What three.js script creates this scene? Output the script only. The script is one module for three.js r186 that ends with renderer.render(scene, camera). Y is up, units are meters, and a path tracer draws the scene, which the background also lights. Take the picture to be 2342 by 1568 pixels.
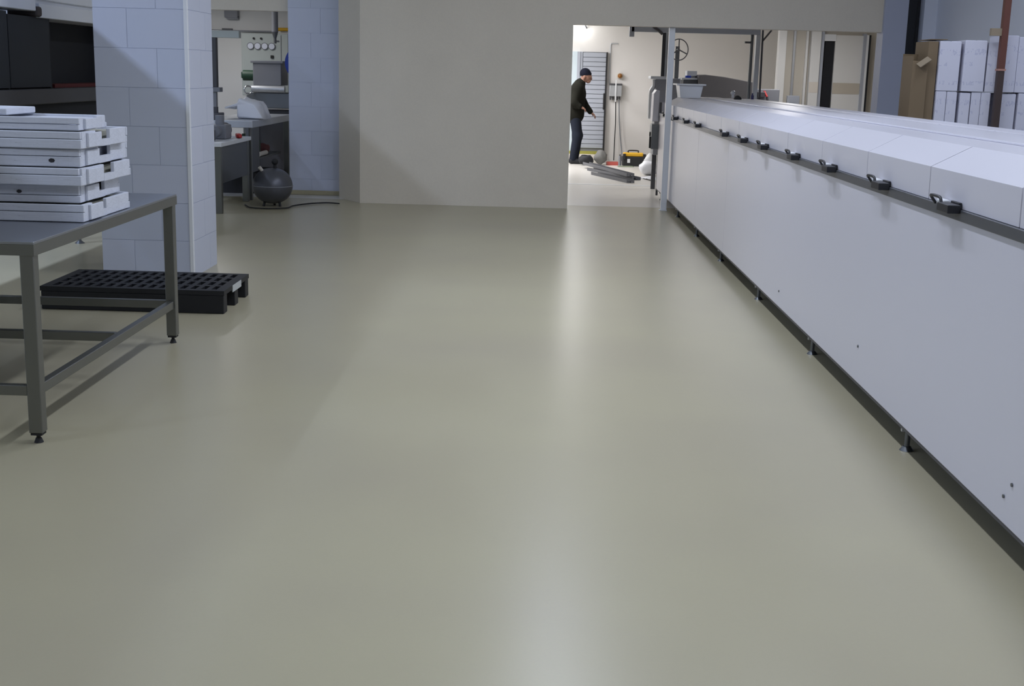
import * as THREE from 'three';
import { RoundedBoxGeometry } from 'three/addons/geometries/RoundedBoxGeometry.js';
import { MarchingCubes } from 'three/addons/objects/MarchingCubes.js';
import { mergeGeometries, mergeVertices } from 'three/addons/utils/BufferGeometryUtils.js';
import { RectAreaLightUniformsLib } from 'three/addons/lights/RectAreaLightUniformsLib.js';

// ------------------------------------------------------------------ camera, exposure
const scene = new THREE.Scene();
scene.background = new THREE.Color(0, 0, 0);
const camera = new THREE.PerspectiveCamera(30.406, 2342 / 1568, 0.1, 100);
camera.position.set(0, 1.58, 0);
camera.up.set(-0.028702, 0.977543, -0.208772);
camera.lookAt(-0.013619, 1.58 - 0.209222, -0.977773);
const renderer = new THREE.WebGLRenderer();
renderer.toneMapping = THREE.LinearToneMapping;
renderer.toneMappingExposure = 1.0;
renderer.shadowMap.enabled = true;
RectAreaLightUniformsLib.init();

// ------------------------------------------------------------------ lamps (row, colour, strength); the fixtures are built below
const COOL = [0.78, 0.845, 1.0], BLUE = [0.60, 0.72, 1.0], WARM = [1.0, 0.98, 0.985];
const LAMPS = [
  // x, y, z, width, length, strength, colour, row
  ...[[-2.2, 38], [-5.4, 48], [-8.7, 62], [-11.8, 20]].map(([z, e]) => [0.3, 4.0, z, 0.2, 1.5, e, COOL, 'aisle']),
  ...[-2.5, -5.5, -8.7].map(z => [2.05, 4.0, z, 0.3, 1.5, 7.5, COOL, 'machine']),
  [3.7, 4.0, -9.4, 0.3, 1.5, 13, COOL, 'right'],  // added unseen light that brightens cartons, column and right wall
  ...[[-2.0, 130], [-5.5, 135], [-9.0, 130], [-12.5, 45]].map(([z, e]) => [-5.88, 4.0, z, 0.16, 1.5, e, BLUE, 'side']),
  [-0.6, 2.5, -21.9, 0.5, 1.8, 42, WARM, 'far'],  // added lamp hidden behind the front wall, only brightens the far room
  [0.55, 2.5, -22.0, 0.3, 1.2, 14, WARM, 'far'],
  [0.6, 2.5, -18.4, 0.2, 1.2, 9, WARM, 'far'],
  [3.6, 2.5, -18.3, 0.3, 1.2, 20, WARM, 'far'],
  [-4.6, 2.5, -17.7, 0.3, 1.2, 13, WARM, 'far'],
];

// ------------------------------------------------------------------ helpers
let seed = 7;
const rnd = () => { seed = (seed * 1664525 + 1013904223) >>> 0; return seed / 4294967296; };
const rr = (a, b) => a + (b - a) * rnd();
const used = {};
function numbered(n) { const k = used[n] = (used[n] ?? -1) + 1; return k ? `${n}_${String(k).padStart(3, '0')}` : n; }
function mat(r, g, b, rough = 0.6, metal = 0, extra = {}) {
  return new THREE.MeshPhysicalMaterial({ color: new THREE.Color().setRGB(r, g, b), roughness: rough, metalness: metal, ...extra });
}
function thing(name, label, category, pos = [0, 0, 0], turn = 0, group) {
  const o = new THREE.Group(); o.name = numbered(name); o.position.set(...pos); o.rotation.y = turn;
  o.userData = { label, category }; if (group) o.userData.group = group;
  scene.add(o); return o;
}
function part(name, geo, m, parent, pos, label) {
  const o = new THREE.Mesh(Array.isArray(geo) ? join(geo) : geo, m); o.name = name;
  if (pos) o.position.set(...pos);
  if (label) o.userData.label = label;
  parent.add(o); return o;
}
function single(name, label, category, geo, m, pos = [0, 0, 0], turn = 0, group) {
  const o = new THREE.Mesh(Array.isArray(geo) ? join(geo) : geo, m); o.name = numbered(name);
  o.position.set(...pos); o.rotation.y = turn; o.userData = { label, category }; if (group) o.userData.group = group;
  scene.add(o); return o;
}
function struct(name, label, geo, m, pos = [0, 0, 0]) {
  const o = new THREE.Mesh(Array.isArray(geo) ? join(geo) : geo, m); o.name = name; o.position.set(...pos);
  o.userData = { kind: 'structure', label, category: name.split('_')[0] }; scene.add(o); return o;
}
function join(list) {
  return mergeGeometries(list.map(g => { const n = g.index ? g.toNonIndexed() : g; for (const k of Object.keys(n.attributes)) if (!['position', 'normal', 'uv'].includes(k)) n.deleteAttribute(k); return n; }));
}
// box from min corner to max corner, bevelled when b > 0
function bx(x0, y0, z0, x1, y1, z1, b = 0) {
  const w = Math.abs(x1 - x0), h = Math.abs(y1 - y0), d = Math.abs(z1 - z0);
  const g = b > 0 ? new RoundedBoxGeometry(w, h, d, 1, Math.min(b, w / 2.01, h / 2.01, d / 2.01)) : new THREE.BoxGeometry(w, h, d);
  g.translate((x0 + x1) / 2, (y0 + y1) / 2, (z0 + z1) / 2); return g;
}
function cyl(a, b, r0, r1 = r0, seg = 14) {
  const A = new THREE.Vector3(...a), B = new THREE.Vector3(...b), L = A.distanceTo(B);
  const g = new THREE.CylinderGeometry(r1, r0, L, seg);
  g.applyQuaternion(new THREE.Quaternion().setFromUnitVectors(new THREE.Vector3(0, 1, 0), B.clone().sub(A).normalize()));
  g.translate((a[0] + b[0]) / 2, (a[1] + b[1]) / 2, (a[2] + b[2]) / 2); return g;
}
function tube(pts, r, n = 40, seg = 8) {
  return new THREE.TubeGeometry(new THREE.CatmullRomCurve3(pts.map(p => new THREE.Vector3(...p)), false, 'catmullrom', 0.4), n, r, seg);
}
// outline in x,y pushed along z from z0 to z1
function prismZ(pts, z0, z1, bevel = 0) {
  const s = new THREE.Shape(pts.map(p => new THREE.Vector2(...p)));
  const g = new THREE.ExtrudeGeometry(s, { depth: Math.abs(z1 - z0) - 2 * bevel, bevelEnabled: bevel > 0, bevelSize: bevel, bevelThickness: bevel, bevelSegments: 2, bevelOffset: -bevel });
  g.translate(0, 0, Math.min(z0, z1) + bevel); return g;
}
function boxUV(g, s = 1) { // uv in metres by dominant axis of the normal
  const p = g.attributes.position, n = g.attributes.normal, uv = g.attributes.uv;
  for (let i = 0; i < p.count; i++) {
    const ax = Math.abs(n.getX(i)), ay = Math.abs(n.getY(i)), az = Math.abs(n.getZ(i));
    if (ay >= ax && ay >= az) uv.setXY(i, p.getX(i) * s, p.getZ(i) * s);
    else if (ax >= az) uv.setXY(i, p.getZ(i) * s, p.getY(i) * s);
    else uv.setXY(i, p.getX(i) * s, p.getY(i) * s);
  }
  return g;
}
// tileable value noise
function noiseTex(size, fn, srgb = false) {
  const d = new Uint8Array(size * size * 4);
  for (let y = 0; y < size; y++) for (let x = 0; x < size; x++) {
    const c = fn(x / size, y / size), k = (y * size + x) * 4;
    d[k] = c[0]; d[k + 1] = c[1]; d[k + 2] = c[2]; d[k + 3] = 255;
  }
  const t = new THREE.DataTexture(d, size, size); t.wrapS = t.wrapT = THREE.RepeatWrapping; t.magFilter = THREE.LinearFilter; t.minFilter = THREE.LinearMipmapLinearFilter; t.generateMipmaps = true;
  if (srgb) t.colorSpace = THREE.SRGBColorSpace; t.needsUpdate = true; return t;
}
const lat = new Float32Array(65536); for (let i = 0; i < 65536; i++) lat[i] = rnd();
function vn(u, v, n, s = 0) { // n cells per unit, periodic
  const x = u * n, y = v * n, i = Math.floor(x), j = Math.floor(y), f = x - i, g = y - j;
  const h = (a, b) => lat[((((a % n) + n) % n) * 197 + (((b % n) + n) % n) * 389 + s * 7919) & 65535];
  const a = f * f * (3 - 2 * f), b = g * g * (3 - 2 * g);
  return (h(i, j) * (1 - a) + h(i + 1, j) * a) * (1 - b) + (h(i, j + 1) * (1 - a) + h(i + 1, j + 1) * a) * b;
}
const clamp = v => Math.max(0, Math.min(255, v));
const fbm = (u, v, n, s) => 0.5 * vn(u, v, n, s) + 0.3 * vn(u, v, n * 2, s + 1) + 0.2 * vn(u, v, n * 4, s + 2);

// ------------------------------------------------------------------ materials
const floorMap = noiseTex(1024, (u, v) => {
  const m = fbm(u, v, 5, 1), k = fbm(u, v, 40, 5);
  let t = 1 + (m - 0.5) * 0.06 + (k - 0.5) * 0.008 + (rnd() - 0.5) * 0.008;
  return [clamp(180 * t), clamp(173 * (t + (m - 0.5) * 0.01)), clamp(147 * (t - (m - 0.5) * 0.02))];
}, true);
floorMap.repeat.set(1 / 6, 1 / 6);
const M = {};
M.floor = new THREE.MeshPhysicalMaterial({ map: floorMap, roughness: 0.29, specularIntensity: 0.7});
M.floorFar = new THREE.MeshPhysicalMaterial({ color: new THREE.Color().setRGB(0.66, 0.64, 0.60), roughness: 0.3});
const wallMap = noiseTex(512, (u, v) => { const t = 1 + (fbm(u, v, 6, 41) - 0.5) * 0.03 + (vn(u, v, 128, 44) - 0.5) * 0.01 + (rnd() - 0.5) * 0.02; return [clamp(226 * t), clamp(217 * t), clamp(200 * t)]; }, true);
wallMap.repeat.set(1 / 2.5, 1 / 2.5);
M.wall = new THREE.MeshPhysicalMaterial({ map: wallMap, roughness: 0.55 });
M.white = mat(0.78, 0.78, 0.77, 0.6);
M.cream = mat(0.74, 0.69, 0.62, 0.65);
M.ceil = mat(0.72, 0.72, 0.70, 0.85);
M.grout = mat(0.56, 0.60, 0.72, 0.9);
M.tiles = [0, 1, 2].map(i => mat(0.61 - i * 0.012, 0.65 - i * 0.010, 0.78 - i * 0.012, 0.22));
M.trimWhite = mat(0.82, 0.84, 0.87, 0.35);
M.enamel = mat(0.68, 0.675, 0.745, 0.32);
M.rail = mat(0.12, 0.125, 0.14, 0.4, 0.5);
M.black = mat(0.012, 0.013, 0.018, 0.45);
M.steel = mat(0.21, 0.215, 0.205, 0.38, 0.85);
M.steelTop = mat(0.33, 0.35, 0.39, 0.32, 0.85);
M.steelDark = mat(0.17, 0.18, 0.19, 0.42, 0.8);
M.steelPale = mat(0.55, 0.57, 0.60, 0.4, 0.6);
M.ovenBlack = mat(0.026, 0.027, 0.030, 0.7, 0, { specularIntensity: 0.4 });
M.chrome = mat(0.75, 0.76, 0.78, 0.15, 1);
M.pallet = mat(0.009, 0.010, 0.014, 0.55);
const trayMap = noiseTex(512, (u, v) => {
  const t = 1 + (fbm(u, v, 7, 51) - 0.5) * 0.10 + (vn(u * 1, v, 60, 54) - 0.5) * 0.03; const s = vn(u, v, 22, 57) > 0.93 ? 0.72 : 1;
  return [clamp(212 * t * s), clamp(216 * t * s), clamp(227 * t * s)];
}, true);
trayMap.repeat.set(1.6, 1.6);
M.tray = new THREE.MeshPhysicalMaterial({ map: trayMap, roughness: 0.55 });
M.trayGap = mat(0.36, 0.35, 0.28, 0.8);
M.stain = mat(0.035, 0.035, 0.04, 0.8);
M.card = mat(0.20, 0.145, 0.085, 0.85);
M.cardLight = mat(0.30, 0.24, 0.165, 0.85);
M.rust = mat(0.13, 0.045, 0.03, 0.6);
M.plasticBag = mat(0.86, 0.87, 0.92, 0.45);
M.shutter = mat(0.42, 0.45, 0.52, 0.5);
M.profile = mat(0.11, 0.115, 0.13, 0.55, 0.2);
M.rubber = mat(0.02, 0.02, 0.022, 0.7);
M.greyPaint = mat(0.24, 0.25, 0.28, 0.5);
M.darkPaint = mat(0.075, 0.075, 0.085, 0.5);
M.greenish = mat(0.52, 0.57, 0.55, 0.5);
M.yellow = mat(0.75, 0.42, 0.02, 0.5);
M.red = mat(0.55, 0.03, 0.03, 0.5);
M.blue = mat(0.015, 0.05, 0.38, 0.5);
M.green = mat(0.012, 0.05, 0.025, 0.5);
M.paleBlue = mat(0.62, 0.72, 0.78, 0.5);
M.skin = mat(0.26, 0.135, 0.095, 0.65);
M.jacket = mat(0.013, 0.013, 0.010, 0.95, 0, { specularIntensity: 0.25 });
M.jeans = mat(0.018, 0.022, 0.034, 0.95, 0, { specularIntensity: 0.25 });
M.hat = mat(0.008, 0.009, 0.017, 0.95, 0, { specularIntensity: 0.25 });
M.shoe = mat(0.012, 0.013, 0.018, 0.7);
const glow = (c, e) => new THREE.MeshStandardMaterial({ color: 0xffffff, emissive: new THREE.Color().setRGB(...c), emissiveIntensity: e, roughness: 0.5 });

// ------------------------------------------------------------------ the building
const CH = 4.2, FH = 2.64;
{ // slab with a trowelled, very slightly wavy top
  const top = new THREE.PlaneGeometry(15.1, 20.1, 200, 260).rotateX(-Math.PI / 2).translate(-0.95, 0, -5.55), p = top.attributes.position;
  for (let i = 0; i < p.count; i++) { const u = (p.getX(i) + 20) / 4, v = (p.getZ(i) + 40) / 4; p.setY(i, -0.0011 * fbm(u, v, 7, 31)); }
  top.computeVertexNormals();
  const uv = top.attributes.uv; for (let i = 0; i < p.count; i++) uv.setXY(i, p.getX(i), p.getZ(i));
  struct('floor', 'glossy beige epoxy floor of the hall', [top, boxUV(bx(-8.5, -0.2, -15.6, 6.6, -0.003, 4.5))], M.floor);
}
struct('floor_far', 'whitish floor of the far room behind the opening', boxUV(bx(-8.5, -0.2, -24.5, 6.6, 0, -15.6)), M.floorFar);
struct('trim_1', 'white joint strip across the floor beyond the opening', bx(-2.1, 0, -18.76, 6.5, 0.004, -18.68), M.trimWhite);
struct('ceiling', 'hall ceiling', bx(-8.7, CH, -16.4, 4.8, CH + 0.2, 4.7), M.ceil);
struct('ceiling_far', 'lower ceiling of the far rooms', bx(-8.7, FH, -24.5, 6.8, FH + 0.15, -16.4), M.ceil);
struct('wall_left', 'left hall wall', bx(-8.7, 0, -24.5, -8.5, CH, 4.7), M.white);
struct('wall_rear', 'hall wall behind the viewer', bx(-8.7, 0, 4.5, 4.8, CH, 4.7), M.wall);
struct('wall_right', 'blue-grey painted wall behind the white cartons', bx(4.62, 0, -15.2, 4.82, CH, 4.5), mat(0.74, 0.78, 0.88, 0.6));
struct('wall_right_far', 'side wall of the far room', bx(6.6, 0, -24.5, 6.8, FH, -15.2), M.cream);
struct('wall_front', 'plain beige-grey wall in the middle of the hall end', [boxUV(bx(-2.09, 0, -15.4, 0.41, CH, -15.2))], M.wall);
struct('wall_front_return', 'narrow beige-grey wall strip turning back to the tiled pillar',
  boxUV(prismZTop([[-2.09, -15.2], [-2.09, -15.4], [-2.42, -16.0], [-2.42, -15.72]], 0, CH)), M.wall);
struct('wall_beam', 'long beige-grey beam over the wide opening', boxUV(bx(0.41, 2.15, -15.4, 4.0, CH, -15.2)), M.wall);
struct('wall_lintel', 'grey lintel between the two tiled pillars', boxUV(bx(-8.5, 2.26, -16.4, -3.1, CH, -16.2)), M.wall);
struct('wall_corner', 'blue-grey wall strip in the right corner', bx(4.47, 0, -15.4, 4.62, CH, -15.2), mat(0.74, 0.78, 0.88, 0.6));
struct('wall_corner_back', 'recess wall behind the black sheet', bx(4.27, 0, -15.6, 4.8, CH, -15.4), mat(0.74, 0.78, 0.88, 0.6));
struct('wall_corner_column', 'blue-grey square column at the end of the beam', bx(4.0, 0, -15.42, 4.27, CH, -15.14), mat(0.46, 0.49, 0.60, 0.5));
function prismZTop(pts, y0, y1) { // plan outline in x,z raised from y0 to y1
  const s = new THREE.Shape(pts.map(([x, z]) => new THREE.Vector2(x, -z)));
  const g = new THREE.ExtrudeGeometry(s, { depth: y1 - y0, bevelEnabled: false }); g.rotateX(-Math.PI / 2); g.translate(0, y0, 0); return g;
}
struct('wall_back', 'bright white end wall of the far room', bx(-2.2, 0, -24.4, 6.6, FH, -24.2), mat(0.82, 0.80, 0.785, 0.6));
struct('wall_back_left', 'pale end wall of the room behind the left pillars', bx(-8.5, 0, -19.7, -2.2, FH, -19.5), M.white);
struct('wall_middle', 'partition between the two far rooms', bx(-2.4, 0, -24.2, -2.2, FH, -16.2), M.white);

// tiled pillars: every tile is a piece
function tiledPillar(name, label, x0, x1, z0, z1, y0, pitch, cut, faces) {
  const p = struct(name, label, bx(x0 + 0.003, 0, z1 + 0.003, x1 - 0.003, CH, z0 - 0.003), M.grout);
  p.userData.category = 'pillar';
  const J = 0.003, T = 0.003;
  const tile = (g, k) => part('tile', g, M.tiles[k % 3], p);
  let row = 0;
  for (let y = y0 - pitch; y < CH - 0.02; y += pitch, row++) {
    const a = Math.max(0.0, y), b = Math.min(CH - 0.002, y + pitch - J); if (b - a < 0.02) continue;
    const xs = row % 2 ? [x0, x0 + cut[0], x1] : [x0, x0 + cut[1], x1];
    for (let i = 0; i < xs.length - 1; i++) tile(bx(xs[i] + (i ? J : 0), a, z0 - T, xs[i + 1] - (i === xs.length - 2 ? 0.001 : 0), b, z0 + 0.0), Math.floor(rnd() * 3));
    if (faces.includes('r')) for (const [za, zb] of row % 2 ? [[z0 - T, z0 - 0.36], [z0 - 0.36 - J, z1]] : [[z0 - T, z0 - 0.5], [z0 - 0.5 - J, z1]]) tile(bx(x1 - T, a, zb, x1, b, za), Math.floor(rnd() * 3));
  }
  return p;
}
const P1 = tiledPillar('pillar_near', 'white tiled pillar behind the black pallet', -3.25, -2.56, -9.43, -10.14, 0.277, 0.2825, [0.46, 0.245], 'r');
part('corner_strip', bx(-2.585, 0, -9.455, -2.556, CH, -9.424, 0.004), M.trimWhite, P1);
const P2 = tiledPillar('pillar_far', 'white tiled pillar beside the beige wall', -3.10, -2.42, -16.05, -16.4, 0.2, 0.3, [0.4, 0.28], '');
part('base_cove', bx(-3.12, 0, -16.05, -2.43, 0.055, -16.02, 0.008), mat(0.42, 0.38, 0.25, 0.5), P2);

// ------------------------------------------------------------------ lamp fixtures
for (const [x, y, z, w, l, e, c, row] of LAMPS) {
  const top = z < -16.4 ? FH : CH;
  const t = thing('ceiling_light', { aisle: 'long tube light over the aisle', side: 'long tube light over the left side of the hall', machine: 'long tube light above the white machine', right: 'added unseen light brightening the carton rack', far: 'tube light under the ceiling of the far rooms' }[row], 'lamp', [x, y, z], 0, { aisle: 'tube lights over the aisle', side: 'tube lights over the left side', machine: 'tube lights above the machine', right: 'added light above the rack', far: 'tube lights of the far rooms' }[row]);
  part('housing', bx(-w / 2 - 0.03, 0.03, -l / 2 - 0.04, w / 2 + 0.03, 0.09, l / 2 + 0.04, 0.01), M.white, t);
  part('diffuser', bx(-w / 2, 0.008, -l / 2, w / 2, 0.03, l / 2), glow(c, 3), t);
  for (const s of [-1, 1]) part('hanger', cyl([0, 0.09, s * l * 0.35], [0, top - y, s * l * 0.35], 0.008), M.steel, t);
  const L = new THREE.RectAreaLight(new THREE.Color().setRGB(...c), e, w, l); L.name = 'lamp_light';
  L.position.set(0, 0.0, 0); L.rotation.x = -Math.PI / 2; t.add(L);
}

// ------------------------------------------------------------------ the long white machine
{
  const X = 1.63, XB = 2.79, Z0 = -2.245, N = 15, ZE = -16.9;
  const t = thing('enclosed_conveyor', 'long white enclosed conveyor machine with black latches along a dark rail', 'machine', [0, 0, 0]);
  const stainTex = (() => {
    const c = document.createElement('canvas'); c.width = 1024; c.height = 256; const g = c.getContext('2d');
    g.fillStyle = '#fff'; g.fillRect(0, 0, 1024, 256);
    return c;
  })();
  // side panels
  const seams = [Z0, -10.75, -12.75, -14.75, ZE];
  for (let i = 0; i < seams.length - 1; i++) {
    part('side_panel', bx(X, 0.123, seams[i + 1] + 0.0015, X + 0.025, 1.072, seams[i] - 0.0015, 0.003), M.enamel, t);
    part('side_panel', bx(XB - 0.025, 0.123, seams[i + 1] + 0.0015, XB, 1.072, seams[i] - 0.0015, 0.003), M.enamel, t);
  }
  part('end_panel', bx(X + 0.025, 0.123, ZE, XB - 0.025, 1.25, ZE + 0.02), M.enamel, t);
  part('end_panel', bx(X + 0.025, 0.123, Z0 - 0.02, XB - 0.025, 1.25, Z0), M.enamel, t);
  part('underframe', [bx(X + 0.03, 0.13, ZE + 0.03, XB - 0.03, 0.16, Z0 - 0.03), bx(X + 0.004, 0.108, ZE, X + 0.022, 0.123, Z0)], M.darkPaint, t);
  part('rail', bx(X - 0.012, 1.072, ZE, X + 0.05, 1.114, Z0, 0.003), M.rail, t);
  // hinged lids
  const lid = [[X + 0.002, 1.116], [X, 1.248], [1.79, 1.332], [1.84, 1.332], [1.84, 1.30], [1.79, 1.30], [X + 0.03, 1.225], [X + 0.03, 1.116]];
  const lidGeo = prismZ(lid, 0, 0.993, 0.001);
  for (let i = 0; i < N; i++) {
    const z1 = Z0 - i * 1.003; let z0 = z1 - 1.003; if (z0 < ZE - 0.2) break;
    part('lid', lidGeo, M.enamel, t, [0, 0, z0 + 0.005]);
    part('lid', bx(2.59, 1.116, z0 + 0.006, XB, 1.332, z1 - 0.006, 0.006), M.enamel, t);
  }
  part('top_deck', bx(1.843, 1.27, ZE + 0.05, 2.585, 1.326, Z0, 0.004), M.enamel, t);
  part('top_strip', bx(2.10, 1.326, ZE + 0.3, 2.34, 1.338, Z0, 0.004), M.enamel, t);
  // latches
  for (const z of [-2.88, -3.88, -4.88, -5.865, -6.91, -7.89, -8.96, -9.85, -10.83, -12.66, -13.65, -14.71, -15.9]) {
    const l = part('latch', [bx(X - 0.062, 1.100, z - 0.06, X - 0.0125, 1.133, z + 0.075, 0.004), bx(X - 0.0125, 1.116, z - 0.05, X, 1.14, z + 0.05, 0.003)], M.black, t);
    part('latch_loop', tube([[X - 0.045, 1.12, z - 0.055], [X - 0.045, 1.146, z - 0.075], [X - 0.045, 1.150, z - 0.13], [X - 0.045, 1.146, z - 0.195], [X - 0.018, 1.115, z - 0.215]], 0.0065, 24, 6), M.black, l);
    part('latch_bolt', bx(X - 0.03, 1.115, z - 0.17, X - 0.001, 1.138, z - 0.085, 0.006), M.trimWhite, l);
  }
  // adjustable feet
  for (const z of [-3.4, -5.37, -7.32, -9.17, -11.11, -12.84, -14.6, -16.6]) for (const x of [X + 0.045, XB - 0.05]) {
    const f = part('foot', [cyl([x, 0.018, z], [x, 0.13, z], 0.012), new THREE.CylinderGeometry(0.018, 0.032, 0.018, 14).translate(x, 0.009, z)], M.steelDark, t);
    part('foot_bracket', bx(x - 0.03, 0.085, z - 0.01, x + 0.01, 0.13, z + 0.01), M.steelPale, f);
  }
  // screws low on the near panel
  for (const [y, z] of [[0.30, -6.14], [0.275, -4.06], [0.215, -4.12], [0.225, -8.2]]) part('screw', new THREE.CylinderGeometry(0.007, 0.007, 0.006, 8).rotateZ(Math.PI / 2).translate(X - 0.002, y, z), M.steelDark, t);
  // end equipment
  part('end_cover', prismZ([[1.54, 1.0], [1.62, 1.0], [1.62, 1.40], [1.58, 1.41], [1.545, 1.36]], -17.25, -16.93, 0.008), M.enamel, t);
  const cb = part('control_box', bx(1.535, 0.64, -17.2, 1.66, 0.96, -16.91, 0.006), M.steelDark, t);
  part('connector', [cyl([1.52, 0.83, -17.05], [1.535, 0.83, -17.05], 0.03), bx(1.515, 0.65, -17.0, 1.535, 0.80, -16.94)], M.rubber, cb);
  part('end_post', bx(1.628, 0.03, -16.95, 1.655, 1.25, -16.905, 0.004), M.darkPaint, t);
}
// white post carrying the beam
{
  const t = thing('support_post', 'thin white square post standing before the far end of the white machine', 'post', [1.574, 0, -15.3]);
  part('shaft', bx(-0.035, 0.008, -0.035, 0.035, 2.15, 0.035, 0.004), M.trimWhite, t);
  part('foot_plate', bx(-0.05, 0, -0.05, 0.04, 0.01, 0.05), M.trimWhite, t);
}

// ------------------------------------------------------------------ steel work table with the tray stack
{
  const t = thing('steel_work_table', 'stainless steel work table with open legs carrying the white trays', 'table', [0, 0, 0]);
  const x1 = -2.03, x0 = -3.16, z1 = -5.07, z0 = -7.16;
  part('table_top', [bx(x0, 0.845, z0, x1, 0.858, z1, 0.003), bx(x0 + 0.03, 0.83, z0 + 0.03, x1 - 0.03, 0.845, z1 - 0.03)], M.steelTop, t);
  part('apron', [bx(x1 - 0.006, 0.80, z0, x1, 0.846, z1), bx(x0, 0.80, z0, x0 + 0.006, 0.846, z1), bx(x0 + 0.006, 0.80, z1 - 0.007, x1 - 0.006, 0.845, z1 - 0.001), bx(x0 + 0.006, 0.80, z0 + 0.001, x1 - 0.006, 0.845, z0 + 0.007)], M.steel, t);
  const W = 0.058;
  const zc = [z1 - 0.035, z0 + 0.035], xc = [x1 - 0.036, x0 + 0.036];
  for (const x of xc) for (const z of zc) {
    const l = part('leg', bx(x - W / 2, 0.045, z - W / 2, x + W / 2, 0.83, z + W / 2, 0.005), M.steel, t);
    part('foot', [cyl([x, 0.02, z], [x, 0.05, z], 0.009), new THREE.CylinderGeometry(0.012, 0.02, 0.02, 12).translate(x, 0.01, z), bx(x - 0.024, 0.035, z - 0.024, x + 0.024, 0.047, z + 0.024)], M.rubber, l);
  }
  const ry0 = 0.205, ry1 = 0.25, rw = 0.019;
  for (const x of xc) part('side_rail', bx(x - rw, ry0, z0 + 0.065, x + rw, ry1, z1 - 0.065, 0.004), M.steel, t);
  for (const z of [zc[0], -6.2, zc[1]]) part('cross_rail', bx(xc[1] + 0.03, ry0, z - rw, xc[0] - (z === -6.2 ? 0.019 : 0.03), ry1, z + rw, 0.004), M.steel, t);
}
{
  // white trays: a stack of six
  const rows = [ // y0, h, x1, z1 (front), z0 (rear), turn
    [0.859, 0.083, -2.055, -5.73, -6.40, 0.00], [0.942, 0.083, -2.085, -5.76, -6.35, 0.018], [1.025, 0.083, -2.048, -5.72, -6.40, -0.016],
    [1.108, 0.083, -2.07, -5.74, -6.44, 0.014], [1.191, 0.080, -2.046, -5.73, -6.36, -0.014], [1.271, 0.062, -2.075, -5.75, -6.16, 0.024]];
  const words = ['bottom', 'second from the bottom', 'third from the bottom', 'fourth from the bottom', 'fifth from the bottom', 'topmost'];
  rows.forEach(([y, h, x1, z1, z0, a], i) => {
    const W = 0.86, D = z1 - z0, e = 0.002;
    const t = thing('white_tray', `white shallow tray, ${words[i]} in the stack on the steel table`, 'tray', [x1 - W / 2, y, (z0 + z1) / 2], a, 'white trays stacked on the steel table');
    part('base', bx(-W / 2 + 0.012, 0, -D / 2 + 0.012, W / 2 - 0.012, 0.014, D / 2 - 0.012), M.tray, t);
    for (const s of [-1, 1]) { // two boards per end, not quite flush
      const k = h * rr(0.42, 0.6), d = rr(-0.003, 0.003), za = s * D / 2 - (s > 0 ? 0.018 : 0), zb = s * D / 2 + (s > 0 ? 0 : 0.018);
      part('end_board', bx(-W / 2, e, za, W / 2, k - 0.001, zb, 0.004), M.tray, t);
      part('end_board', bx(-W / 2, k + 0.001, za + d, W / 2 + rr(-0.012, 0.004), h - e, zb + d, 0.004), M.tray, t);
    }
    const n0 = rr(-0.14, 0.02), n1 = n0 + rr(0.12, 0.2);   // notch in the side wall
    for (const s of [-1, 1]) {
      const xa = s * (W / 2 - 0.001), xb = s * (W / 2 - 0.02);
      part('side_wall', [bx(Math.min(xa, xb), e, -D / 2 + 0.019, Math.max(xa, xb), h - e, n0 - 0.0, 0.003), bx(Math.min(xa, xb), e, n1, Math.max(xa, xb), h - e, D / 2 - 0.019, 0.003), bx(Math.min(xa, xb), e, n0, Math.max(xa, xb), h * 0.42, n1)], M.tray, t);
    }
    part('filling', bx(-W / 2 + 0.025, 0.014, -D / 2 + 0.022, W / 2 - 0.05, h * 0.8, D / 2 - 0.022), i % 2 ? M.tray : M.trayGap, t);
    part('corner_block', bx(W / 2 - 0.001, 0.006, D / 2 - 0.24, W / 2 + 0.012, h - 0.008, D / 2 - 0.07, 0.003), M.tray, t);
    const sp = [[-0.22, 0.03], [0.05, 0.05], [-0.3, 0.04], [0.2, 0.03], [-0.31, 0.045], [-0.22, 0.03]][i];
    part('stain', new THREE.CircleGeometry(rr(0.008, 0.014), 7).scale(1.2, 0.8, 1).translate(sp[0] + 0.1, sp[1], D / 2 + 0.0008), M.stain, t, undefined, 'small dark stain');
  });
  const b = thing('white_board', 'white flat board lying on top of the tray stack', 'board', [-2.68, 1.334, -5.96], 0.02);
  part('panel', bx(-0.30, 0, -0.18, 0.27, 0.03, 0.18, 0.006), M.tray, b);
  part('cleat', bx(0.0, 0.03, -0.15, 0.05, 0.036, 0.15), M.tray, b);
}
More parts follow.
